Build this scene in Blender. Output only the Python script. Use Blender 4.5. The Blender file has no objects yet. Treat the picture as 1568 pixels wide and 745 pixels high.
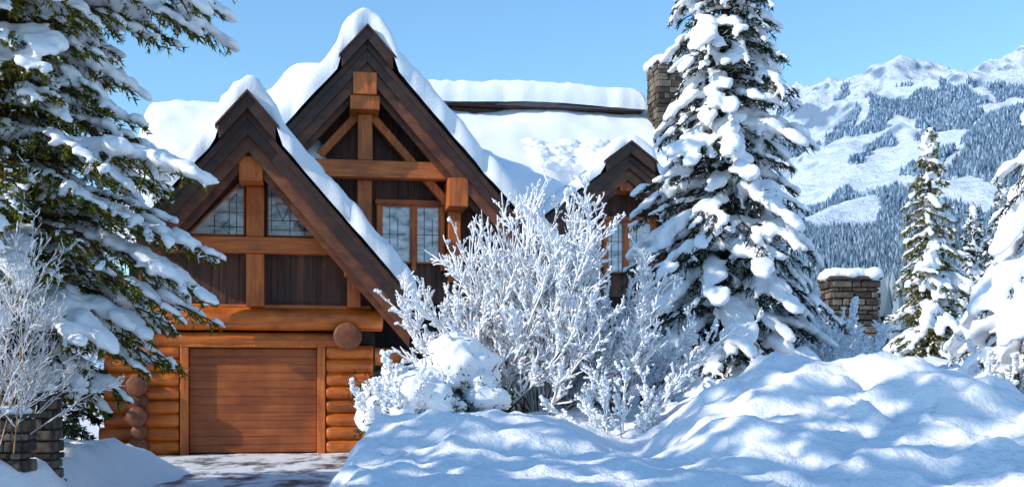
import bpy, math, random
import numpy as np
from mathutils import Vector, Matrix
random.seed(4); RNG=np.random.default_rng(4)
scene=bpy.context.scene
# ------------------------------------------------------------ helpers
def sm(a,b,x):
    t=np.clip((x-a)/(b-a),0,1); return t*t*(3-2*t)
def _h(ix,iy,s):
    v=np.sin(ix*127.1+iy*311.7+s*74.7)*43758.5453
    return v-np.floor(v)
def vn(x,y,s=0):
    ix=np.floor(x);iy=np.floor(y);fx=x-ix;fy=y-iy
    fx=fx*fx*(3-2*fx);fy=fy*fy*(3-2*fy)
    a=_h(ix,iy,s);b=_h(ix+1,iy,s);c=_h(ix,iy+1,s);d=_h(ix+1,iy+1,s)
    return a+(b-a)*fx+(c-a)*fy+(a-b-c+d)*fx*fy
def fbm(x,y,s=0,o=4):
    r=0;a=.5;t=0
    for i in range(o):
        r=r+a*vn(x*2**i+i*17.3,y*2**i-i*9.1,s+i);t+=a;a*=.5
    return r/t
def link(o,parent=None):
    scene.collection.objects.link(o)
    if parent is not None:o.parent=parent
    return o
def empty(name,loc=(0,0,0),rz=0):
    e=bpy.data.objects.new(name,None);e.location=loc;e.rotation_euler=(0,0,rz);e.empty_display_size=.3
    return link(e)
def np_obj(name,V,F,mat,parent=None,smooth=False):
    V=np.asarray(V,dtype=np.float32);F=np.asarray(F,dtype=np.int32)
    me=bpy.data.meshes.new(name);n,k=F.shape
    me.vertices.add(len(V));me.vertices.foreach_set('co',V.ravel())
    me.loops.add(n*k);me.loops.foreach_set('vertex_index',F.ravel())
    me.polygons.add(n);me.polygons.foreach_set('loop_start',np.arange(0,n*k,k,dtype=np.int32))
    me.polygons.foreach_set('use_smooth',np.full(n,smooth,dtype=bool))
    me.update(calc_edges=True);me.validate()
    me.materials.append(mat)
    return link(bpy.data.objects.new(name,me),parent)
class MB:
    def __init__(s):s.v=[];s.f=[]
    def add(s,v,f):
        o=len(s.v);s.v+= [tuple(p) for p in v];s.f+=[tuple(i+o for i in q) for q in f]
    def box(s,x0,x1,y0,y1,z0,z1):
        s.add([(x0,y0,z0),(x1,y0,z0),(x1,y1,z0),(x0,y1,z0),(x0,y0,z1),(x1,y0,z1),(x1,y1,z1),(x0,y1,z1)],
          [(0,3,2,1),(4,5,6,7),(0,1,5,4),(1,2,6,5),(2,3,7,6),(3,0,4,7)])
    def prism(s,poly,v0,v1):   # poly in (u,w), extruded along v
        n=len(poly)
        ar=sum(poly[i][0]*poly[(i+1)%n][1]-poly[(i+1)%n][0]*poly[i][1] for i in range(n))
        if ar<0:poly=poly[::-1]
        s.add([(u,v0,w) for u,w in poly]+[(u,v1,w) for u,w in poly],
          [tuple(range(n)),tuple(range(2*n-1,n-1,-1))]+[(i,i+n,(i+1)%n+n,(i+1)%n) for i in range(n)])
    def beam(s,p0,p1,w,h,up=(0,0,1)):
        p0=Vector(p0);p1=Vector(p1);d=(p1-p0).normalized();a=d.cross(Vector(up)).normalized();b=a.cross(d)
        v=[]
        for p in(p0,p1):
            for i,j in((-1,-1),(1,-1),(1,1),(-1,1)):v.append(p+a*i*w/2+b*j*h/2)
        s.add(v,[(0,1,2,3),(7,6,5,4),(0,4,5,1),(1,5,6,2),(2,6,7,3),(3,7,4,0)])
    def log(s,p0,p1,r,n=18,m=9,seed=0):
        p0=Vector(p0);p1=Vector(p1);d=(p1-p0).normalized();a=d.cross(Vector((.01,.02,1))).normalized()
        if a.length<.5:a=Vector((1,0,0))
        b=a.cross(d);v=[];f=[];rr=random.Random(seed+int(p0.z*1000))
        L=(p1-p0).length
        prof=[(0,.86),(.02/L,1)]+[(i/m,1) for i in range(1,m)]+[(1-.02/L,1),(1,.86)]
        for t,q in prof:
            k=q*(1+rr.uniform(-.03,.03));ox=rr.uniform(-.008,.008)
            for i in range(n):
                an=2*math.pi*i/n;v.append(p0+(p1-p0)*t+a*(math.cos(an)*r*k+ox)+b*math.sin(an)*r*k)
        M=len(prof)
        for j in range(M-1):
            for i in range(n):f.append((j*n+i,j*n+(i+1)%n,(j+1)*n+(i+1)%n,(j+1)*n+i))
        f.append(tuple(range(n-1,-1,-1)));f.append(tuple((M-1)*n+i for i in range(n)))
        s.add(v,f)
    def obj(s,name,mat,parent=None,bevel=0,smooth=False):
        me=bpy.data.meshes.new(name);me.from_pydata(s.v,[],s.f);me.materials.append(mat)
        o=link(bpy.data.objects.new(name,me),parent)
        if bevel:
            m=o.modifiers.new('b','BEVEL');m.width=bevel;m.segments=2;m.limit_method='ANGLE';m.angle_limit=.7
        if smooth:
            me.polygons.foreach_set('use_smooth',[True]*len(me.polygons))
        me.update();return o
# ------------------------------------------------------------ materials
def mat(name):
    m=bpy.data.materials.new(name);m.use_nodes=True;nt=m.node_tree
    return m,nt,nt.nodes['Principled BSDF']
def N(nt,t,**k):
    n=nt.nodes.new(t)
    for a,b in k.items():setattr(n,a,b)
    return n
def ramp(nt,fac,stops):
    r=N(nt,'ShaderNodeValToRGB');e=r.color_ramp.elements
    e[0].position=stops[0][0];e[0].color=(*stops[0][1],1);e[1].position=stops[-1][0];e[1].color=(*stops[-1][1],1)
    for p,c in stops[1:-1]:
        q=e.new(p);q.color=(*c,1)
    nt.links.new(fac,r.inputs[0]);return r.outputs[0]
def noise(nt,scale,detail=4,stretch=None,coord='Object',rough=.55):
    tc=N(nt,'ShaderNodeTexCoord');out=tc.outputs[coord]
    if stretch:
        mp=N(nt,'ShaderNodeMapping');mp.inputs['Scale'].default_value=stretch;nt.links.new(out,mp.inputs[0]);out=mp.outputs[0]
    n=N(nt,'ShaderNodeTexNoise');n.inputs['Scale'].default_value=scale;n.inputs['Detail'].default_value=detail
    n.inputs['Roughness'].default_value=rough
    nt.links.new(out,n.inputs['Vector']);return n.outputs['Fac']
def bump(nt,b,h,strength,dist):
    bp=N(nt,'ShaderNodeBump');bp.inputs['Strength'].default_value=strength;bp.inputs['Distance'].default_value=dist
    nt.links.new(h,bp.inputs['Height']);nt.links.new(bp.outputs[0],b.inputs['Normal']);return bp
def mixc(nt,f,a,b,mode='MIX'):
    m=N(nt,'ShaderNodeMix',data_type='RGBA',blend_type=mode)
    if isinstance(f,(int,float)):m.inputs[0].default_value=f
    else:nt.links.new(f,m.inputs[0])
    for i,x in((6,a),(7,b)):
        if isinstance(x,tuple):m.inputs[i].default_value=(*x,1)
        else:nt.links.new(x,m.inputs[i])
    return m.outputs[2]
def matte(m):
    """replace the principled shader by a plain diffuse one (cheap to render)"""
    nt=m.node_tree;b=nt.nodes['Principled BSDF'];d=nt.nodes.new('ShaderNodeBsdfDiffuse')
    s=b.inputs['Base Color']
    if s.is_linked:nt.links.new(s.links[0].from_socket,d.inputs['Color'])
    else:d.inputs['Color'].default_value=s.default_value
    if b.inputs['Normal'].is_linked:nt.links.new(b.inputs['Normal'].links[0].from_socket,d.inputs['Normal'])
    out=[n for n in nt.nodes if n.type=='OUTPUT_MATERIAL'][0]
    nt.links.new(d.outputs[0],out.inputs[0]);nt.nodes.remove(b);return m
def snow_mat(name,grain=.5,col=(.80,.82,.86),bmp=True):
    m,nt,b=mat(name);b.inputs['Base Color'].default_value=(*col,1)
    if bmp:bump(nt,b,noise(nt,14,3,rough=.7),grain,.03)
    return matte(m)
SNOW=snow_mat('snow',.4);SNOWG=snow_mat('snow_ground',.9);FROST=snow_mat('frost',bmp=False,col=(.83,.85,.89))
def wood_mat(name,ca,cb,stretch,rough=.5,var=.3,gs=9):
    m,nt,b=mat(name)
    n=noise(nt,gs,5,stretch,rough=.7)
    c=ramp(nt,n,[(.32,ca),(.64,cb)])
    g=N(nt,'ShaderNodeNewGeometry')
    v=ramp(nt,g.outputs['Random Per Island'],[(0,(1-var,)*3),(1,(1,)*3)])
    c=mixc(nt,1.0,c,v,'MULTIPLY')
    d=ramp(nt,noise(nt,1.3,4),[(.35,(.60,.50,.45)),(.6,(1,1,1))])
    c=mixc(nt,1.0,c,d,'MULTIPLY')
    nt.links.new(c,b.inputs['Base Color']);b.inputs['Roughness'].default_value=rough
    bump(nt,b,n,.5,.015);return m
TIMB_H=wood_mat('timber_horizontal',(.40,.08,.011),(.80,.215,.032),(.12,1,1.6))
TIMB_V=wood_mat('timber_vertical',(.40,.08,.011),(.80,.215,.032),(1.6,1,.12))
LOGM=wood_mat('peeled_log',(.42,.08,.008),(.82,.22,.024),(.1,1,1.2),.38)
LOGEND=wood_mat('log_end_grain',(.10,.03,.012),(.28,.085,.03),(1,1,1),.6)
DARK=wood_mat('dark_fascia',(.03,.012,.008),(.09,.034,.02),(.3,1,.6),.5)
SIDING=wood_mat('dark_siding',(.055,.02,.012),(.19,.068,.036),(1.8,1,.1),.6,.55)
SOFFIT=wood_mat('soffit_planks',(.18,.045,.013),(.40,.115,.028),(1,.12,1),.55,.4)
DOORM=wood_mat('door_boards',(.26,.058,.011),(.43,.115,.022),(.1,1,2.2),.45,.12)
RAFT=wood_mat('rafter',(.075,.025,.012),(.24,.075,.028),(.3,1,.6),.5)
def plain(name,c,r=.5,metal=0,n=.15):
    m,nt,b=mat(name)
    x=ramp(nt,noise(nt,7,3),[(.3,tuple(q*(1-n) for q in c)),(.7,c)])
    nt.links.new(x,b.inputs['Base Color']);b.inputs['Roughness'].default_value=r;b.inputs['Metallic'].default_value=metal;return m
GLASS,nt,b=mat('window_glass')
x=ramp(nt,noise(nt,2.6,5,(1,1,2.2)),[(.34,(.16,.18,.19)),(.46,(.46,.50,.52)),(.62,(.75,.78,.80))])  # pale mottling painted into the glass colour in place of reflections
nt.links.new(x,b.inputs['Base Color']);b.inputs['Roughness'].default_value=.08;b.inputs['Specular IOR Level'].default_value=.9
LEAD=plain('lead_came',(.03,.03,.035),.4)
BACK=plain('interior_dark',(.02,.015,.012),.9)
def stone_mat(name,a,b_,c_):
    m,nt,b=mat(name);g=N(nt,'ShaderNodeNewGeometry')
    c=ramp(nt,g.outputs['Random Per Island'],[(0,a),(.5,b_),(1,c_)])
    n=noise(nt,9,5);c=mixc(nt,1.0,c,ramp(nt,n,[(.3,(.5,.5,.5)),(.7,(1.1,1.1,1.1))]),'MULTIPLY')
    nt.links.new(c,b.inputs['Base Color']);bump(nt,b,n,.8,.04);return matte(m)
STONE=stone_mat('rubble_stone',(.065,.052,.045),(.14,.115,.095),(.24,.20,.155))
MORTAR=plain('mortar',(.05,.045,.04),.9)
def needle_mat(name,a,b_,c_):
    m,nt,b=mat(name);g=N(nt,'ShaderNodeNewGeometry')
    c=ramp(nt,g.outputs['Random Per Island'],[(0,a),(.6,b_),(1,c_)])
    nt.links.new(c,b.inputs['Base Color']);return matte(m)
NEED=needle_mat('spruce_needles',(.012,.03,.022),(.028,.05,.03),(.06,.075,.035))
NEEDY=needle_mat('fir_foliage',(.04,.055,.010),(.13,.135,.018),(.30,.24,.03))
BARK=matte(plain('bark',(.09,.06,.045),.9,n=.5))
TWIG=matte(plain('twig_brown',(.20,.12,.09),.8,n=.4))
TWIGT=matte(plain('twig_tan',(.42,.24,.11),.8,n=.4))
# ------------------------------------------------------------ vector geometry
def tubes(P0,P1,r0,r1,k=4):
    P0=np.asarray(P0,float);P1=np.asarray(P1,float);n=len(P0)
    d=P1-P0;d/=np.linalg.norm(d,axis=1)[:,None]+1e-9
    up=np.tile([0.13,.27,.95],(n,1));a=np.cross(d,up);a/=np.linalg.norm(a,axis=1)[:,None]+1e-9;b=np.cross(a,d)
    V=np.zeros((n,2*k,3))
    for i in range(k):
        an=2*math.pi*i/k;o=a*math.cos(an)+b*math.sin(an)
        V[:,i]=P0+o*np.asarray(r0).reshape(-1,1);V[:,k+i]=P1+o*np.asarray(r1).reshape(-1,1)
    F=np.array([[i,(i+1)%k,k+(i+1)%k,k+i] for i in range(k)])
    F=(F[None]+(np.arange(n)*2*k)[:,None,None]).reshape(-1,4)
    return V.reshape(-1,3),F
def tris(P,D,l,w,rng):
    n=len(P);D=D/(np.linalg.norm(D,axis=1)[:,None]+1e-9)
    s=np.cross(D,rng.normal(size=(n,3)));s/=np.linalg.norm(s,axis=1)[:,None]+1e-9
    V=np.stack([P-s*w[:,None]/2,P+s*w[:,None]/2,P+D*l[:,None]],1).reshape(-1,3)
    return V,np.arange(3*n).reshape(-1,3)
import bmesh
def ico(s):
    bm=bmesh.new();bmesh.ops.create_icosphere(bm,subdivisions=s,radius=1)
    V=np.array([v.co[:] for v in bm.verts]);F=np.array([[v.index for v in f.verts] for f in bm.faces]);bm.free();return V,F
ICO_V,ICO_F=ico(2);ICO1_V,ICO1_F=ico(1)
def blobs_obj(name,C,R,az,slope,parent,voxel=.04,disp=.03,mat_=None,ts=.14):
    C=np.asarray(C);R=np.asarray(R);az=np.asarray(az);slope=np.asarray(slope);n=len(C)
    V=ICO_V[None]*R[:,None,:]
    V[:,:,2]+=V[:,:,0]*slope[:,None]
    c=np.cos(az)[:,None];s=np.sin(az)[:,None]
    X=V[:,:,0]*c-V[:,:,1]*s;Y=V[:,:,0]*s+V[:,:,1]*c
    V=np.stack([X,Y,V[:,:,2]],2)+C[:,None,:]
    F=(ICO_F[None]+(np.arange(n)*len(ICO_V))[:,None,None]).reshape(-1,3)
    o=np_obj(name,V.reshape(-1,3),F,mat_ or FROST,parent,True)
    m=o.modifiers.new('r','REMESH');m.mode='VOXEL';m.voxel_size=voxel;m.use_smooth_shade=True
    if disp:
        t=bpy.data.textures.new(name+'_t','CLOUDS');t.noise_scale=ts;t.noise_depth=2
        d=o.modifiers.new('d','DISPLACE');d.texture=t;d.strength=disp*2;d.mid_level=.5;d.texture_coords='LOCAL'
    return o
# ------------------------------------------------------------ ground
def ground_h(x,y):
    w1=fbm(x*.45+3,y*.45,1)-.5;w2=fbm(x*1.1,y*1.1,5)-.5
    edge=x+.5*w1+.4*w2
    bank=sm(-1.85,-1.2,edge-.02*np.clip(11-y,0,5))
    H=.05+.67*sm(2,8,y)+.34*sm(7.5,11.5,y)+.45*sm(13.5,18,y)+.5*sm(20,30,y)
    g=lambda cx,cy,a,sx,sy:a*np.exp(-((x-cx)/sx)**2-((y-cy)/sy)**2)
    H=H+g(3.2,12.2,.72,1.15,1.5)+g(4.6,11.5,.36,1.0,1.2)+g(2.3,10.0,.18,.8,.8)+g(-.3,10.8,.10,.9,.9)-g(1.2,11.3,.46,.5,1.5)+g(6.8,12.5,.12,1.4,1.5)+g(3.9,9.3,.12,.7,.5)
    lump=np.abs(fbm(x*.9,y*.9,9)-.5);bl=np.abs(2*fbm(x*1.7+4,y*1.7,23,3)-1)
    H=H-.55*lump*sm(4,8,y)+.10+.26*(fbm(x*2.2,y*2.2,12,3)-.5)*sm(1.5,3,x)-.24*bl*sm(1.2,3,x)+.06+.15*(fbm(x*4,y*4,19,3)-.5)
    L=sm(-5.0,-6.0,x+.9*w1)*(.62+.4*sm(-6.6,-9,x)+.5*w2)*(1-sm(18,20,y))
    far=1-sm(40,70,y)*.3
    return (bank*H+L)*far+.05*(fbm(x*2.5,y*2.5,30)-.5)
xs=np.concatenate([-12-np.geomspace(.1,3000,45)[::-1],np.arange(-12,-3,.11),np.arange(-3,9,.055),np.arange(9,15,.15),15+np.geomspace(.2,3500,45)])
ys=np.concatenate([-3-np.geomspace(.2,600,20)[::-1],np.arange(-3,6,.3),np.arange(6,18,.06),np.arange(18,34,.2),34+np.geomspace(.3,60,20),np.array([150,400,1200,4000])])
X,Y=np.meshgrid(xs,ys);Z=ground_h(X,Y)
nx=len(xs);ny=len(ys);I=np.arange(nx*ny).reshape(ny,nx)
F=np.stack([I[:-1,:-1],I[:-1,1:],I[1:,1:],I[1:,:-1]],-1).reshape(-1,4)
np_obj('ground',np.stack([X,Y,Z],-1).reshape(-1,3),F,SNOWG,None,True)
def gh(x,y):return float(ground_h(np.array([x*1.0]),np.array([y*1.0]))[0])
DRV,nt,b=mat('packed_driveway')
n=noise(nt,1.4,6,(1,.45,1),rough=.7)
c=ramp(nt,n,[(.38,(.05,.052,.06)),(.47,(.35,.37,.4)),(.53,(.78,.81,.85))])
nt.links.new(c,b.inputs['Base Color']);b.inputs['Roughness'].default_value=.5;bump(nt,b,n,.5,.03)
dx=np.linspace(-8.6,-1.6,60);dy=np.linspace(12,24.6,90);DX,DY=np.meshgrid(dx,dy)
DZ=.03+.03*(fbm(DX*3,DY*3,41)-.5)
I=np.arange(60*90).reshape(90,60);F=np.stack([I[:-1,:-1],I[:-1,1:],I[1:,1:],I[1:,:-1]],-1).reshape(-1,4)
np_obj('driveway',np.stack([DX,DY,DZ],-1).reshape(-1,3),F,DRV,None,True)
# ------------------------------------------------------------ mountain
def mtn_h(x,y):
    rx=np.array([-3000,-1200,-200,150,330,480,591,650,724,810,919,1000,1067,1170,1500,2200,3500])
    rz=np.array([160,190,240,330,440,570,645,680,705,710,690,715,720,750,780,700,500.])
    ridge=np.interp(x+40*(fbm(y*.003,x*.001,3)-.5),rx,rz)
    t=np.clip((y-60)/2540,0,1)
    prof=.12*t+.88*t**1.3
    back=np.clip((y-2600)/1200,0,1)
    z=ridge*(prof-.5*back)
    n=fbm(x*.0022,y*.0018,51,6)-.5;rdg=1-np.abs(2*fbm(x*.006,y*.003,57,6)-1)
    z=z+t*(90*n+85*(rdg-.75))+t*t*45*(fbm(x*.017,y*.017,61,4)-.5)
    return z-1.2+2.6*sm(60,130,y)
mx=np.concatenate([np.linspace(-3000,100,60),np.linspace(110,1700,330),np.linspace(1720,3500,30)])
my=np.concatenate([np.linspace(58,500,70),np.linspace(508,2750,330),np.linspace(2800,3800,14)])
X,Y=np.meshgrid(mx,my);Z=mtn_h(X,Y);nx=len(mx);ny=len(my);I=np.arange(nx*ny).reshape(ny,nx)
F=np.stack([I[:-1,:-1],I[:-1,1:],I[1:,1:],I[1:,:-1]],-1).reshape(-1,4)
MT,nt,b=mat('hazy_mountain_snow')
n=noise(nt,.02,5,rough=.7);c=ramp(nt,n,[(.3,(.52,.64,.81)),(.6,(.68,.77,.89))])  # aerial haze painted in as a blue snow colour
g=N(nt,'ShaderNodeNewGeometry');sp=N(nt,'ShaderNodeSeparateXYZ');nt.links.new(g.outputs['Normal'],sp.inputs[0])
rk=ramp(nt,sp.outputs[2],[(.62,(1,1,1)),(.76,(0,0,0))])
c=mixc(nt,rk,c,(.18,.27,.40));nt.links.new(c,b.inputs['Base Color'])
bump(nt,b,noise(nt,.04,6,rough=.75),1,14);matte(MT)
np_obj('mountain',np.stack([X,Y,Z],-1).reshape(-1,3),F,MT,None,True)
def cone_forest(name,x,y,z,h,mat_,rng,lv=2):
    n=len(x);k=5
    ang=rng.uniform(0,6.28,n);out=np.zeros((n,lv*(k+1),3));F=[]
    for l in range(lv):
        z0=h*(.05+.38*l);r=h*(.24-.10*l);zt=h*(.62+.38*l)
        for i in range(k):
            a=ang+2*math.pi*i/k+l;q=r*rng.uniform(.7,1.2,n)
            out[:,l*(k+1)+i]=np.stack([x+np.cos(a)*q,y+np.sin(a)*q,z+z0],1)
            F.append([l*(k+1)+i,l*(k+1)+(i+1)%k,l*(k+1)+k])
        out[:,l*(k+1)+k]=np.stack([x,y,z+zt],1)
    F=(np.array(F)[None]+(np.arange(n)*lv*(k+1))[:,None,None]).reshape(-1,3)
    return np_obj(name,out.reshape(-1,3),F,mat_)
FOR,nt,b=mat('hazy_frosted_forest')
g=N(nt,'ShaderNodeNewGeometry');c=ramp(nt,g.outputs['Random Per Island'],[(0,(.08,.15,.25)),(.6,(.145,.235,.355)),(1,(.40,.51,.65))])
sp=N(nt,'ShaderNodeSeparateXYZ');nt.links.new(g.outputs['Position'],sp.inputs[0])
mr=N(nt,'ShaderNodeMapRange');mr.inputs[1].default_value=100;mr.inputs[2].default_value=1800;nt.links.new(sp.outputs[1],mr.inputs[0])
dk=mixc(nt,1.0,c,(.75,.70,.60),'MULTIPLY');c=mixc(nt,mr.outputs[0],dk,c)  # painted haze: frosted trees turn paler and bluer with distance
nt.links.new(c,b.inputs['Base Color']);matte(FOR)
rng=np.random.default_rng(11)
M=135000
fy=450+2050*rng.uniform(0,1,M)**.75;fx=fy*rng.uniform(.19,.52,M)
t=mtn_h(fx,fy)
dens=fbm(fx*.0035+2,fy*.0012,71,3);fine=fbm(fx*.012,fy*.006,73,3)
run=np.abs(np.sin(fx*.0080+fy*.0012+3.0*fbm(fx*.002,fy*.002,75,2)))
run2=np.abs(np.sin(fx*.012-fy*.004+4.0*fbm(fx*.003,fy*.002,79,2)))
lim=540+130*(fbm(fx*.006,fy*.003,77,3)-.5)
keep=(dens+.6*(fine-.5)>.35)&(run>.16)&(run2>.09)&((t<lim)|((fine>.6)&(t<lim+50)))
M2=9000
gy=100*np.exp(rng.uniform(0,1.5,M2));gx=gy*rng.uniform(.15,.6,M2)
k2=(fbm(gx*.02,gy*.012,83,3)>.44)&(rng.uniform(size=M2)<.5*gy/450+.12)
fx=np.concatenate([fx[keep],gx[k2]]);fy=np.concatenate([fy[keep],gy[k2]]);fz=mtn_h(fx,fy)-.5
hh=rng.uniform(6,13,len(fx))*np.where(fy<300,.9,1)
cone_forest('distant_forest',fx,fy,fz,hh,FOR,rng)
# ------------------------------------------------------------ house
A10=math.radians(10)
house=empty('log_house',(-5.5,24,0),A10)
P={k:MB() for k in['roof_boards','fascia','soffit','siding','timber_h','timber_v','logs','log_ends','wall_core','garage_door','door_trim','window_glass','window_frames','lead_cames','rafters']}
def band(mb,u0,wp,sl,uE,o1,o2,v0,v1,us=0):
    s=1 if uE>u0 else -1
    a=u0+s*us
    W=lambda u:wp-sl*abs(u-u0)
    mb.prism([(a,W(a)-o1),(uE,W(uE)-o1),(uE,W(uE)-o2),(a,W(a)-o2)],v0,v1)
def snow_sheet(name,fn,u0,u1,v0,v1,T,seed,ed=.26,step=.12,frontwob=.06,var=1.0):
    def ax(a,b):
        e=np.array([0,.004,.015,.035,.065,.11,.17,.23]);m=np.arange(a+.3,b-.3,step)
        return np.concatenate([a+e,m,(b-e)[::-1]])
    us=ax(u0,u1);vs=ax(v0,v1);U,V=np.meshgrid(us,vs)
    d=np.minimum(np.minimum(U-u0,u1-U),np.minimum(V-v0,v1-V))
    pr=np.sqrt(np.clip(1-(1-np.clip(d/ed,0,1))**2,0,1))
    t=T*(1+var*(.6*(fbm(U*1.5+seed,V*1.3,seed)-.5)+.5*(fbm(U*4.5,V*4,seed+3,2)-.5)))
    wob=frontwob*2*(fbm(U*2.6,V*0+seed,seed+7,3)-.5)
    W=fn(U,V)+.01+t*pr
    Vv=V+wob*np.clip(1-(V-v0)/.5,0,1)
    nx=len(us);ny=len(vs);I=np.arange(nx*ny).reshape(ny,nx)
    F=np.stack([I[:-1,:-1],I[:-1,1:],I[1:,1:],I[1:,:-1]],-1).reshape(-1,4)
    return np_obj(name,np.stack([U,Vv,W],-1).reshape(-1,3),F,SNOW,house,True)
def gable(tag,u0,wp,sl,uL,uR,v0,v1,wallv,cap,T,seed,fd=.40,var=.8):
    for uE in(uL,uR):
        band(P['roof_boards'],u0,wp,sl,uE,0,.12,v0,v1)
        band(P['fascia'],u0,wp,sl,uE,.02,.20,v0-.13,v0-.07)
        band(P['fascia'],u0,wp,sl,uE,.04,.04+fd,v0-.07,v0-.005)
        band(P['rafters'],u0,wp,sl,uE,.125,.25+fd*1.25,v0+.03,v0+.16)
        band(P['rafters'],u0,wp,sl,uE,.125,.30+fd*1.5,v0+.28,v0+.42)
        s=1 if uE>u0 else -1;n=int(abs(uE-u0)/.14)
        for i in range(n):
            a=.14*i;bq=a+.13
            W=lambda q:wp-sl*q
            P['soffit'].prism([(u0+s*a,W(a)-.125),(u0+s*bq,W(bq)-.125),(u0+s*bq,W(bq)-.15),(u0+s*a,W(a)-.15)],v0+.17,wallv+.1)
        band(P['fascia'],u0,wp+.27,sl,u0+s*cap,0,.30,v0-.30,v0+.6)
        band(P['fascia'],u0,wp+.33,sl,u0+s*(cap+.07),0,.07,v0-.36,v0+.66)
    def fn(U,V):
        r=np.sqrt((U-u0)**2+.15**2);w=wp+.04-sl*r
        c=sm(cap+.12,cap-.03,np.abs(U-u0))*.30
        return w+c
    snow_sheet(f'roof_snow_{tag}',fn,uL-.10,uR+.16,v0-.27,v1,T,seed,ed=.15,frontwob=.16,var=var)
gable('garage',0,7.0,1.15,-2.15,3.25,-1.2,7,0,.55,.52,3,.46)
gable('main',2.55,9.6,1.12,-2.2,7.5,2.6,13,3.9,.6,.60,9,.46,var=.6)
gable('dormer',10.07,7.95,.75,7.55,12.4,6.5,12.5,7.6,.7,.34,15,.38)
RZ=10.4;SLM=.58
for vv in(7.45,18.55):
    D=abs(13-vv)
    P['roof_boards'].add([(-.3,13,RZ),(14.5,13,RZ),(14.5,vv,RZ-SLM*D),(-.3,vv,RZ-SLM*D),(-.3,13,RZ-.2),(14.5,13,RZ-.2),(14.5,vv,RZ-SLM*D-.2),(-.3,vv,RZ-SLM*D-.2)],
     [(0,1,2,3),(7,6,5,4),(0,3,7,4),(1,5,6,2),(3,2,6,7)])
def fmain(U,V):
    w=RZ-SLM*np.sqrt((V-13)**2+.3**2)+.12
    w=w+1.15*np.exp(-((U-1.2)/1.0)**4-((V-12)/1.5)**2)
    return w+.42*(fbm(U*.45,V*.45,33,2)-.5)
snow_sheet('roof_snow_long',fmain,-.5,14.6,7.4,18.7,.5,21,.45,.2,var=.3)
D=6.4
P['roof_boards'].add([(4.5,9,RZ-SLM*4-.02),(8.0,9,RZ-SLM*4-.02),(8.0,6.6,RZ-SLM*D),(4.5,6.6,RZ-SLM*D),(4.5,9,RZ-SLM*4-.2),(8,9,RZ-SLM*4-.2),(8,6.6,RZ-SLM*D-.2),(4.5,6.6,RZ-SLM*D-.2)],[(0,1,2,3),(7,6,5,4),(0,3,7,4),(1,5,6,2),(3,2,6,7)])
snow_sheet('roof_snow_valley',fmain,4.4,8.35,6.4,9.5,.49,22,.4,.2,var=.3)
P['fascia'].box(4.6,11.9,11.9,14.4,RZ-.35,RZ-.03)
P['fascia'].box(4.5,12.0,11.7,14.5,RZ-.02,RZ+.05)
def fcap(U,V):return RZ+.06+.05*np.sin(U*.9)+0*V
snow_sheet('roof_snow_upper',fcap,4.1,12.1,11.35,14.6,.76,25,.4,.15,var=.3)
for vv in(.6,11.4):
    P['roof_boards'].add([(-2.8,6,8.55),(1.5,6,8.55),(1.5,vv,8.55-.74*5.4),(-2.8,vv,8.55-.74*5.4),(-2.8,6,8.37),(1.5,6,8.37),(1.5,vv,8.37-.74*5.4),(-2.8,vv,8.37-.74*5.4)],
     [(0,1,2,3),(7,6,5,4),(0,3,7,4),(1,5,6,2),(3,2,6,7)])
snow_sheet('roof_snow_rear',lambda U,V:8.55-.74*np.sqrt((V-6)**2+.1)+.3*(fbm(U*.6,V*.6,35)-.5),-2.95,1.6,.5,11.5,.5,29,.4,.15,var=.5)
C=[];R=[];AZ=[];SL=[]
rr=np.random.default_rng(8)
for i in range(110):
    u=rr.uniform(7.6,12.0);v=rr.uniform(7.5,9.4)
    w=max(RZ-SLM*(13-v)+.5,8.0-.75*abs(u-10.07)+.25)
    C.append((u,v,w+rr.uniform(-.15,.08)));q=rr.uniform(.15,.42);R.append((q*1.3,q,q*.6));AZ.append(rr.uniform(-.6,.6));SL.append(rr.uniform(-.3,.3))
blobs_obj('roof_snow_heap',C,R,AZ,SL,house,.05,.05,SNOW)
# walls core
P['wall_core'].box(-2.75,2.6,.12,6.5,-.3,3.1)
P['wall_core'].prism([(-1.85,3.1),(2.75,3.1),(2.75,7.0-.3-1.15*2.75),(0,6.7),(-1.85,6.7-1.15*1.85)],.1,6.5)
P['wall_core'].prism([(-1.6,0),(7,0),(7,9.3-1.12*4.45),(2.55,9.3),(-1.6,9.3-1.12*4.15)],4.0,13)
P['wall_core'].prism([(8.2,0),(12,0),(12,7.65-.75*1.93),(10.07,7.65),(8.2,7.65-.75*1.87)],7.7,13)
P['wall_core'].box(0,14,8.0,18,0,6.7)
P['wall_core'].box(-2.7,.5,1.5,10.5,0,4.6)
def sid(u0,u1,v,lo,hi,step=.15):
    u=u0
    while u<u1-.02:
        e=min(u+step-.012,u1)
        a,b_=hi(u),hi(e)
        if min(a,b_)>lo+.02:P['siding'].prism([(u,lo),(e,lo),(e,b_),(u,a)],v-random.uniform(.015,.04),v+.06)
        u+=step*random.uniform(.8,1.0)
sid(-1.85,2.75,.08,3.1,lambda u:6.72-1.15*abs(u))
sid(-1.6,7.0,3.96,3.5,lambda u:9.3-1.12*abs(u-2.55))
sid(8.2,12,7.66,4,lambda u:7.65-.75*abs(u-10.07))
sid(7.0,14,7.98,3,lambda u:6.7)
for i in range(8):
    w=.17+.285*i
    if w<2.3:
        P['logs'].log((-2.95-.1*(i%2),0,w),(-1.46,0,w),.155,seed=i)
        P['logs'].log((1.56,0,w),(2.55,0,w),.155,seed=i+20)
for i in range(5):
    w=.22+.31*i;r=.165+.045*((i+1)%2)
    P['log_ends'].log((-2.25+.04*(i%2),-.42-.09*(i%3),w),(-2.25,.5,w),r,seed=i+40)
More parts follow.
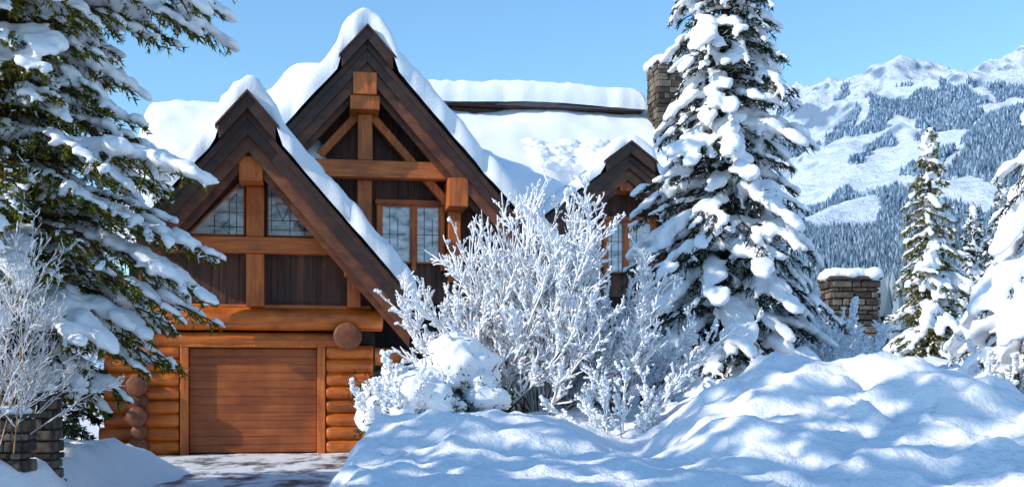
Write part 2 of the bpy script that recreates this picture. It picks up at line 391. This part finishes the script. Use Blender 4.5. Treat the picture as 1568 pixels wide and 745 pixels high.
P['logs'].log((-2.95,-.02,2.42),(2.05,-.02,2.42),.165,m=14,seed=60)
P['logs'].log((-2.15,-.08,2.86),(2.75,-.08,2.86),.235,m=14,seed=61)
P['log_ends'].log((2.0,-.5,2.5),(2.0,.4,2.5),.29,n=24,seed=62)
P['logs'].log((2.3,.1,2.1),(3.3,1.5,2.1),.2,seed=63)
for i in range(13):
    w=.06+i*.168
    P['garage_door'].box(-1.26,1.36,.02,.08,w,w+.164)
P['door_trim'].box(-1.44,-1.27,-.14,.1,0,2.27);P['door_trim'].box(1.37,1.54,-.14,.1,0,2.27)
P['door_trim'].box(-1.44,1.54,-.15,.1,2.273,2.36)
P['timber_h'].box(-1.98,1.95,-.42,-.12,4.22,4.55)
P['timber_v'].box(-.09,.28,-.34,-.05,3.12,4.215);P['timber_v'].box(-.09,.28,-.34,-.05,4.555,5.61)
P['timber_v'].box(-.20,.28,-.98,-.2,5.62,6.12)
P['timber_v'].box(-.17,.25,-.90,-.2,6.13,6.5)
P['timber_h'].box(1.93,2.33,-.9,.0,3.76,3.98);P['timber_v'].box(2.0,2.27,-.4,-.05,3.12,3.75)
P['timber_h'].box(-2.0,2.5,-.10,.02,3.05,3.17)
def win(poly,v,bars=(),f=.06):
    P['window_glass'].prism(poly,v,v+.03)
    n=len(poly)
    for i in range(n):
        a=poly[i];c=poly[(i+1)%n];P['window_frames'].beam((a[0],v-.02,a[1]),(c[0],v-.02,c[1]),f,.09,(0,1,0))
    for a,c in bars:P['lead_cames'].beam((a[0],v-.012,a[1]),(c[0],v-.012,c[1]),.013,.012,(0,1,0))
wl=[(-1.28,4.62),(-.14,4.62),(-.14,5.72),(-.22,5.72)]
win(wl,.0,[((-.75,4.62),(-.75,5.05)),((-.45,4.62),(-.45,5.3)),((-.45,5.3),(-.3,5.5)),((-.3,5.5),(-.3,4.62)),((-.9,4.8),(-.14,4.8)),((-.6,5.1),(-.14,5.1)),((-.6,4.8),(-.45,4.95)),((-.6,4.8),(-.45,4.65))],.035)
wr=[(.34,4.62),(1.62,4.62),(.48,5.72),(.34,5.72)]
win(wr,.0,[((.42,4.7),(.42,5.6)),((.8,4.62),(.8,5.35)),((1.1,4.62),(1.1,5.05)),((.34,4.95),(1.25,4.95)),((.34,4.75),(1.4,4.75)),((.5,5.3),(.8,5.3)),((.5,5.3),(.65,4.95)),((.8,5.3),(.65,4.95)),((.95,4.95),(.88,4.8)),((.95,4.95),(1.02,4.8))],.035)
P['timber_h'].box(.9,4.75,2.95,3.3,6.45,6.86)
P['timber_v'].box(2.35,2.7,2.98,3.27,6.865,7.97);P['timber_v'].box(2.35,2.7,3.3,3.6,5.3,6.44)
P['timber_v'].box(2.15,2.85,2.55,3.4,7.98,8.32);P['timber_v'].box(2.22,2.78,2.48,3.4,8.325,8.85)
P['timber_v'].beam((2.72,3.45,8.0),(4.6,3.45,5.9),.2,.26,(0,1,0))
P['timber_v'].beam((2.33,3.45,8.0),(.7,3.45,6.2),.2,.26,(0,1,0))
P['timber_v'].box(4.5,4.98,2.6,3.9,5.75,6.44)
P['timber_v'].box(4.58,4.9,3.4,3.8,4.0,5.745)
P['timber_h'].box(-.6,-.2,2.7,3.9,5.4,5.8)
P['timber_h'].box(2.8,4.56,3.72,3.9,5.93,6.06)
for a in(2.84,3.70,4.42):P['timber_v'].box(a,a+.12,3.74,3.9,4.3,5.925)
for a in(2.97,3.83):
    win([(a,4.5),(a+.57 if a>3.5 else a+.71,4.5),(a+.57 if a>3.5 else a+.71,5.9),(a,5.9)],3.82,[((a+.2,4.5),(a+.2,5.9)),((a,5.2),(a+.6,5.2)),((a+.4,4.9),(a+.4,5.6))],.04)
P['timber_v'].box(9.87,10.27,6.7,7.5,6.95,7.3)
P['timber_h'].box(9.55,11.2,7.4,7.62,6.18,6.32)
for a in(9.58,10.2,11.05):P['timber_v'].box(a,a+.13,7.42,7.62,4.6,6.175)
win([(9.72,4.7),(10.19,4.7),(10.19,6.16),(9.72,6.16)],7.5,[((9.85,4.7),(9.85,6.1)),((10.05,4.7),(10.05,6.1)),((9.72,5.6),(10.2,5.6))],.04)
win([(10.34,4.7),(11.04,4.7),(11.04,6.16),(10.34,6.16)],7.5,[((10.6,4.7),(10.6,6.1))],.04)
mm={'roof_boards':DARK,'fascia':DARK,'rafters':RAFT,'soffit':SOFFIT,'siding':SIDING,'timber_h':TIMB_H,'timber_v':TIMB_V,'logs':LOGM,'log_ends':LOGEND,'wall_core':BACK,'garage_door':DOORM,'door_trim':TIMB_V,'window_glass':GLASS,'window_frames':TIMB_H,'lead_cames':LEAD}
for k,mb in P.items():
    mb.obj(k,mm[k],house,{'timber_h':.02,'timber_v':.02,'garage_door':.007,'door_trim':.012,'siding':.006,'fascia':.008}.get(k,0),k in('logs','log_ends'))
# ------------------------------------------------------------ stone things
def stones(x0,x1,y0,y1,z0,z1,cs=.16,sl=.32,rr=random):
    mb=MB();z=z0
    while z<z1-.03:
        h=min(cs*rr.uniform(.6,1.4),z1-z)
        if z1-z-h<.05:h=z1-z
        for face in range(4):
            a,b_=(x0,x1) if face in(0,2) else(y0,y1)
            p=a
            while p<b_-.04:
                l=sl*rr.uniform(.4,1.5);e=min(p+l,b_)
                if b_-e<.1:e=b_
                o=rr.uniform(.0,.06);g=.009
                if face==0:mb.box(p+g,e-g,y0-o,y0+.12,z+g,z+h-g)
                elif face==2:mb.box(p+g,e-g,y1-.12,y1+o,z+g,z+h-g)
                elif face==1:mb.box(x1-.12,x1+o+.004,p+g,e-g,z+g,z+h-g)
                else:mb.box(x0-o-.004,x0+.12,p+g,e-g,z+g,z+h-g)
                p=e
        z+=h
    return mb
def stone_obj(name,loc,w,d,h,snow,cs=.16,sl=.32,cap=.08):
    e=empty(name,loc);stones(-w/2,w/2,-d/2,d/2,0,h,cs,sl).obj('stones',STONE,e,.018)
    c=MB();c.box(-w/2+.03,w/2-.03,-d/2+.03,d/2-.03,0,h-.02);c.obj('core',MORTAR,e)
    if cap:
        c=MB();c.box(-w/2-.07,w/2+.07,-d/2-.07,d/2+.07,h+.003,h+cap);c.obj('coping',STONE,e,.02)
    C=[];R=[];r2=np.random.default_rng(int(w*100+h*10))
    n=int(10+w*d*50)
    for i in range(n):
        q=snow*r2.uniform(.75,1.1)
        C.append((r2.uniform(-w/2+.02,w/2-.02),r2.uniform(-d/2+.02,d/2-.02),h+cap+snow*.25));R.append((q*1.1,q*1.1,q*.8))
    blobs_obj('snow_cap',C,R,r2.uniform(0,6,n),np.zeros(n),e,.04,.02);return e
stone_obj('stone_pillar',(7.1,24,gh(7.1,24)-.3),.95,.95,3.85-gh(7.1,24)+.1,.17,.11,.3)
ch=stone_obj('chimney',(0,0,0),1.1,1.1,3.7,.24,.16,.34);ch.parent=house;ch.location=(12.72,11.0,8.0)
sw=stone_obj('stone_wall',(-6.75,13.9,-.1),2.3,.45,1.5,.10,.12,.26,.06);sw.rotation_euler=(0,0,.12)
stone_obj('stone_wall_pier',(-5.75,13.1,.0),.34,.34,1.15,.10,.11,.2,.05)
# ------------------------------------------------------------ conifers
def conifer(name,base,H,lenf,zlo,nb,droop,snow,seed,twd=16,npt=14,nl=.075,nw=.017,nm=NEED,voxel=.04,zhi=.985,rise=.12,frost=.22,trunk=.15,lean=0,tw_snow=.3,disp=.03,padgap=.13):
    rng=np.random.default_rng(seed);e=empty(name,base)
    S0=[];S1=[];Sr0=[];Sr1=[];NP=[];ND=[];BC=[];BR=[];BA=[];BS=[]
    zz=np.linspace(0,H,14)
    cx=lean*(zz/H)**1.5*H
    for i in range(13):
        S0.append((cx[i],0,zz[i]-.3*(i==0)));S1.append((cx[i+1],0,zz[i+1]));Sr0.append(trunk*(1-zz[i]/H)+.012);Sr1.append(trunk*(1-zz[i+1]/H)+.012)
    for i in range(nb):
        f=(i+.5)/nb;f=1-(1-f)**1.25 if zhi>.9 else f
        zb=H*(zlo+(zhi-zlo)*f)+rng.uniform(-.12,.12)
        az=i*2.39996+rng.uniform(-.35,.35)
        L=lenf(zb,az)*rng.uniform(.72,1.12)
        if L<.08:continue
        d=np.array([math.cos(az),math.sin(az),0]);dr=droop*rng.uniform(.7,1.3);ri=rise*rng.uniform(.4,1.6)
        bx=np.interp(zb,zz,cx)
        n=8;t=np.linspace(0,1,n);sd=rng.normal(0,.06)
        pts=np.stack([bx+d[0]*L*t-d[1]*sd*L*t*t,d[1]*L*t+d[0]*sd*L*t*t,zb+L*(ri*t-dr*t**1.8)],1)
        for j in range(n-1):
            S0.append(pts[j]);S1.append(pts[j+1]);Sr0.append(.008+.014*L*(1-t[j]));Sr1.append(.008+.014*L*(1-t[j+1]))
        nt_=max(4,int(L*twd));tt=rng.uniform(.08,1,nt_);p=np.stack([np.interp(tt,t,pts[:,k]) for k in range(3)],1)
        side=np.where(rng.uniform(size=nt_)<.5,-1,1);lt=(.10+.34*(1-tt)**.8*np.minimum(1,L))*rng.uniform(.7,1.2,nt_)*(.55+.45*min(L,2))
        sv=np.array([-d[1],d[0],0]);slope=ri-dr*1.8*tt**.8
        bd=np.stack([d[0]+0*tt,d[1]+0*tt,slope],1)
        td=bd*.75+sv[None]*side[:,None]*.75+rng.normal(0,.15,(nt_,3));td[:,2]-=.15+.25*rng.uniform(size=nt_)
        td/=np.linalg.norm(td,axis=1)[:,None]
        q=rng.uniform(0,1,(nt_,npt));sag=-.25*(q**2)*lt[:,None]
        pp=p[:,None]+td[:,None]*(q*lt[:,None])[:,:,None];pp[:,:,2]+=sag
        nd=td[:,None]*.8+rng.normal(0,.55,(nt_,npt,3))
        NP.append(pp.reshape(-1,3));ND.append(nd.reshape(-1,3))
        endp=p+td*lt[:,None];endp[:,2]-=.2*lt
        S0+=list(p);S1+=list(endp);Sr0+=[.006]*nt_;Sr1+=[.003]*nt_
        ns=max(2,int(L/.13));ts=np.linspace(.22,1.02,ns)+rng.normal(0,.02,ns)
        load=rng.uniform(.5,1.25) if rng.uniform()>.12 else .25
        for a in ts:
            if rng.uniform()<padgap:continue
            pc=np.array([np.interp(a,t,pts[:,k]) for k in range(3)])
            r=snow*load*rng.uniform(.6,1.3)*(.55+.6*math.sin(min(1,a)*2.6))*min(1,.45+.45*L)
            lat=rng.normal(0,.6)*r
            pc=pc+sv*lat+np.array([0,0,r*.35])
            BC.append(pc);BR.append((r*1.15,r*rng.uniform(.8,1.25),r*.62));BA.append(az);BS.append(float(ri-dr*1.8*a**.8)*.9)
        k=rng.uniform(size=nt_)<tw_snow
        for j in np.nonzero(k)[0]:
            for qq in(.4,.85):
                r=snow*rng.uniform(.28,.5);pc=p[j]+td[j]*lt[j]*qq;pc=pc+np.array([0,0,r*.4-.2*qq*qq*lt[j]])
                hz=math.hypot(td[j,0],td[j,1])+1e-3
                BC.append(pc);BR.append((r*1.7,r*.8,r*.6));BA.append(math.atan2(td[j,1],td[j,0]));BS.append(max(-1.2,td[j,2]/hz)*.9)
    V,F=tubes(S0,S1,Sr0,Sr1,4);np_obj('trunk_and_limbs',V,F,BARK,e,True)
    NP=np.concatenate(NP);ND=np.concatenate(ND);n=len(NP)
    fr=rng.uniform(size=n)<frost
    for nm_,mk,mt in(('needles',~fr,nm),('frosted_needles',fr,FROST)):
        if mk.sum():
            pz=NP[mk]+(0 if nm_=='needles' else np.array([0,0,.012]))
            V,F=tris(pz,ND[mk],nl*rng.uniform(.6,1.3,mk.sum()),nw*rng.uniform(.7,1.5,mk.sum())*(1 if nm_=='needles' else 1.3),rng);np_obj(nm_,V,F,mt,e)
    if BC:blobs_obj('snow_load',BC,BR,BA,BS,e,voxel,disp)
    return e
zb=1.55
conifer('snowy_spruce_tree',(3.38,18,zb),9.3,lambda z,a:1.95*np.interp(z/9.3,[0,.05,.15,.36,.54,.65,.85,1],[.5,.8,.9,.68,.55,.42,.24,.05]),.03,350,.55,.142,101,twd=18,npt=15,nl=.085,nw=.019,frost=.08,tw_snow=.16,voxel=.042,disp=.04,padgap=.22)
LZ=lambda z,a:(np.interp(z,[0,1.4,1.8,2.3,3.1,3.6,4.3,4.9,5.2,6.2,7.0,7.8,9,16],[.5,1.3,1.9,2.3,2.6,3.0,2.8,2.1,1.7,1.8,2.7,3.4,3.2,.2]))
conifer('snowy_fir_tree',(-6.75,15.2,.3),16,LZ,.085,310,.40,.13,202,twd=17,npt=17,nl=.10,nw=.024,nm=NEEDY,voxel=.045,frost=.05,trunk=.26,tw_snow=.24,disp=.04,zhi=.64)
conifer('spruce_tree',(11.0,30,2.0),6.3,lambda z,a:1.2*np.interp(z/6.3,[0,.1,.3,.6,.85,1],[.6,1,.9,.6,.3,.08]),.03,200,.5,.13,303,twd=14,npt=12,nl=.11,nw=.03,nm=NEEDY,voxel=.06,frost=.1,tw_snow=.2)
conifer('spruce_tree',(14.6,36,2.0),5.2,lambda z,a:1.2*np.interp(z/5.2,[0,.1,.5,1],[.7,1,.6,.05]),.03,130,.5,.14,304,twd=12,npt=10,nl=.14,nw=.04,voxel=.08,frost=.25,tw_snow=.1)
conifer('spruce_tree',(17.2,40,2.0),6.6,lambda z,a:1.5*np.interp(z/6.6,[0,.1,.5,1],[.7,1,.6,.05]),.03,130,.5,.15,305,twd=12,npt=10,nl=.14,nw=.04,voxel=.09,frost=.25,tw_snow=.1)
conifer('spruce_tree',(-9.3,23.2,0),4.2,lambda z,a:1.3*np.interp(z/4.2,[0,.1,.5,1],[.9,1,.7,.05]),.03,110,.5,.08,306,twd=14,npt=10,nl=.14,nw=.045,voxel=.08,frost=.02,tw_snow=.05)  # added to fill the dark shaded gap between fir and house
conifer('snow_laden_tree',(6.95,13.4,.95),5.3,lambda z,a:2.3*np.interp(z/5.3,[0,.1,.3,.6,1],[.8,1,.85,.5,.12]),.03,190,.8,.18,404,twd=16,npt=13,frost=.15,voxel=.045,rise=.25,tw_snow=.25,disp=.045,padgap=.15)
for i,(x,y,h) in enumerate([(-10.5,6.0,12),(-8.2,3.4,11),(-13,4.5,14),(-12.5,1.0,14),(-7.3,5.4,10.5)]):  # unseen trees added outside the frame to shade the foreground drifts
    conifer('offscreen_shade_fir',(x,y,.5),h,lambda z,a,h=h:1.9*np.interp(z/h,[0,.1,.5,1],[.6,1,.65,.05]),.08,66,.45,.18,500+i,twd=5,npt=7,nl=.3,nw=.11,voxel=.15,frost=0,tw_snow=0,trunk=.2)
# ------------------------------------------------------------ deciduous shrubs
def shrub(name,base,nst,L0,spread,seed,mt=TWIG,snow=True,levels=4,snr=.0135,kids=(4,4,3),r0=.016,lf=.46,side=(.35,.8),thmax=1.35):
    rng=np.random.default_rng(seed);e=empty(name,base)
    A=[];B=[];ra=[];rb=[]
    st=[]
    for i in range(nst):
        az=rng.uniform(0,6.283);th=min(abs(rng.normal(0,spread)),thmax)
        d=np.array([math.cos(az)*math.sin(th),math.sin(az)*math.sin(th),math.cos(th)])
        st.append((np.array([math.cos(az)*.2,math.sin(az)*.2,-.1])*rng.uniform(.2,1.5),d,L0*rng.uniform(.6,1.1)*(1-.12*th),r0,0))
    while st:
        p,d,L,r,l=st.pop();n=6 if l<1 else (5 if l<2 else 3);pts=[p]
        for j in range(n):
            d=d+rng.normal(0,.07+.03*l,3)+np.array([0,0,.03]);d/=np.linalg.norm(d)
            q=pts[-1]+d*L/n
            A.append(pts[-1]);B.append(q);f0=1-.6*j/n;f1=1-.6*(j+1)/n;ra.append(r*f0);rb.append(r*f1);pts.append(q)
            if l<levels-1 and j>=(1 if l==0 else 0):
                for c in range(rng.integers(0 if l else 1,kids[min(l,len(kids)-1)])):
                    s=rng.normal(size=3);s-=d*s.dot(d);s/=np.linalg.norm(s)
                    nd=d*rng.uniform(.8,1.1)+s*rng.uniform(*side)+np.array([0,0,.15]);nd/=np.linalg.norm(nd)
                    st.append((q-(q-pts[-2])*rng.uniform(0,1),nd,L*lf*rng.uniform(.5,1.0)*(1-.35*j/n),max(.0032,r*f1*.6),l+1))
    A=np.array(A);B=np.array(B);ra=np.array(ra);rb=np.array(rb)
    V,F=tubes(A,B,ra,rb,3);np_obj('branches',V,F,mt,e,True)
    if snow:
        k=rng.uniform(size=len(A))<.93
        sr=snr*rng.uniform(.5,1.5,len(A));hz=1-.45*np.abs((B-A)[:,2])/(np.linalg.norm(B-A,axis=1)+1e-9);sr=sr*hz
        o=np.zeros_like(A);o[:,2]=ra*.5+sr*.5
        V,F=tubes((A+o)[k],(B+o)[k],(ra*.4+sr)[k],(rb*.4+sr*rng.uniform(.5,1.2,len(A)))[k],4);np_obj('hoar_snow',V,F,FROST,e,True)
        idx=rng.choice(len(A),min(len(A),1100),replace=False)
        C=A[idx]+o[idx];R=np.stack([snr*rng.uniform(1.2,2.6,len(idx))]*3,1);R[:,2]*=.8
        Vv=(ICO1_V[None]*R[:,None,:]+C[:,None,:]).reshape(-1,3);Ff=(ICO1_F[None]+(np.arange(len(idx))*len(ICO1_V))[:,None,None]).reshape(-1,3)
        np_obj('snow_clumps',Vv,Ff,FROST,e,True)
    return e
shrub('snowy_bush',(.3,14.0,gh(.3,14)),46,2.3,.58,1,thmax=1.1,snr=.013)
shrub('snowy_bush',(-.4,13.8,gh(-.4,13.8)),22,1.85,.5,2,thmax=.8,snr=.013)
shrub('snowy_bush',(1.35,14.5,gh(1.35,14.5)),30,1.95,.58,3,thmax=1.0,snr=.013)
shrub('snowy_bush',(1.25,12.6,gh(1.25,12.6)),14,.85,.7,4,r0=.01,snr=.010)
shrub('snowy_bush',(-1.2,12.5,gh(-1.0,12.5)+.1),14,.7,.7,14,r0=.01,snr=.012)
shrub('snowy_bush',(5.6,20.5,gh(5.6,20.5)),12,1.5,.5,5,snr=.016)
shrub('snowy_bush',(6.4,21.8,gh(6.4,21.8)),10,1.3,.5,6,snr=.016)
shrub('snowy_bush',(5.5,12.9,gh(5.5,12.9)),8,.8,.6,7,snr=.011,r0=.012)
shrub('bare_bush',(-5.9,12.9,.9),30,2.5,.45,8,mt=TWIGT,snr=.0045,kids=(3,4,2),r0=.011)
def low_shrub(name,cx,cy,rx,ry,h,seed,n=70,rb=(.12,.34)):
    rng=np.random.default_rng(seed);z0=gh(cx,cy);e=empty(name,(cx,cy,z0-.1))
    C=[];R=[];NPp=[]
    for i in range(n):
        a=rng.uniform(0,6.28);q=rng.uniform(0,1)**.5;x=math.cos(a)*q*rx;y=math.sin(a)*q*ry
        z=h*math.sqrt(max(0,1-q*q))*rng.uniform(.7,1.0);r=rng.uniform(*rb)*(1.1-.4*q)
        C.append((x,y,z));R.append((r*1.2,r,r*.7));NPp.append((x*1.12,y*1.12,z-r*.55))
    C=np.array(C);blobs_obj('snow_load',C,R,rng.uniform(0,6,n),np.zeros(n),e,.035,.05,SNOW,.22)
    pc=np.repeat(np.array(NPp),130,0);pc=pc+rng.normal(0,.10,pc.shape)*np.array([1,1,.8]);dd=rng.normal(size=pc.shape)+pc*.8
    V,F=tris(pc,dd,rng.uniform(.05,.12,len(pc)),rng.uniform(.012,.024,len(pc)),rng);np_obj('foliage',V,F,NEED,e)
low_shrub('evergreen_shrub',-1.05,12.7,.5,.5,.55,1,26)
low_shrub('evergreen_shrub',-.7,13.2,.55,.5,.9,2,36)
low_shrub('evergreen_shrub',-1.35,13.6,.45,.4,.75,3,24,(.09,.22))
low_shrub('evergreen_shrub',1.0,15.2,.9,.6,.8,4,60)
low_shrub('evergreen_shrub',5.2,16.5,1.0,.6,.5,5,60)
# ------------------------------------------------------------ world, sun, camera
S=Vector((-.80,-.38,.50)).normalized()
w=bpy.data.worlds.new('World');scene.world=w;w.use_nodes=True;nt=w.node_tree
sk=nt.nodes.new('ShaderNodeTexSky');sk.sky_type='NISHITA';sk.sun_disc=False
sk.sun_elevation=math.asin(S.z);sk.sun_rotation=math.atan2(S.x,S.y);sk.altitude=700;sk.air_density=1.3;sk.dust_density=.4;sk.ozone_density=2.0
bg=nt.nodes['Background'];bg.inputs['Strength'].default_value=.145
tint=mixc(nt,1.0,sk.outputs[0],(.98,1.33,1.55),'MULTIPLY')
nt.links.new(tint,bg.inputs[0])
l=bpy.data.lights.new('sun','SUN');l.energy=4.6;l.angle=math.radians(.5);l.color=(1,.92,.80)
so=link(bpy.data.objects.new('sun',l));so.rotation_euler=S.to_track_quat('Z','Y').to_euler()
cam=bpy.data.cameras.new('camera');cam.lens=40;cam.sensor_width=36;cam.shift_y=.1323;cam.clip_end=9000;cam.clip_start=.1
co=link(bpy.data.objects.new('camera',cam));co.location=(0,0,1.6);co.rotation_euler=(math.pi/2,0,0);scene.camera=co
scene.view_settings.view_transform='Standard';scene.view_settings.look='None';scene.view_settings.exposure=0
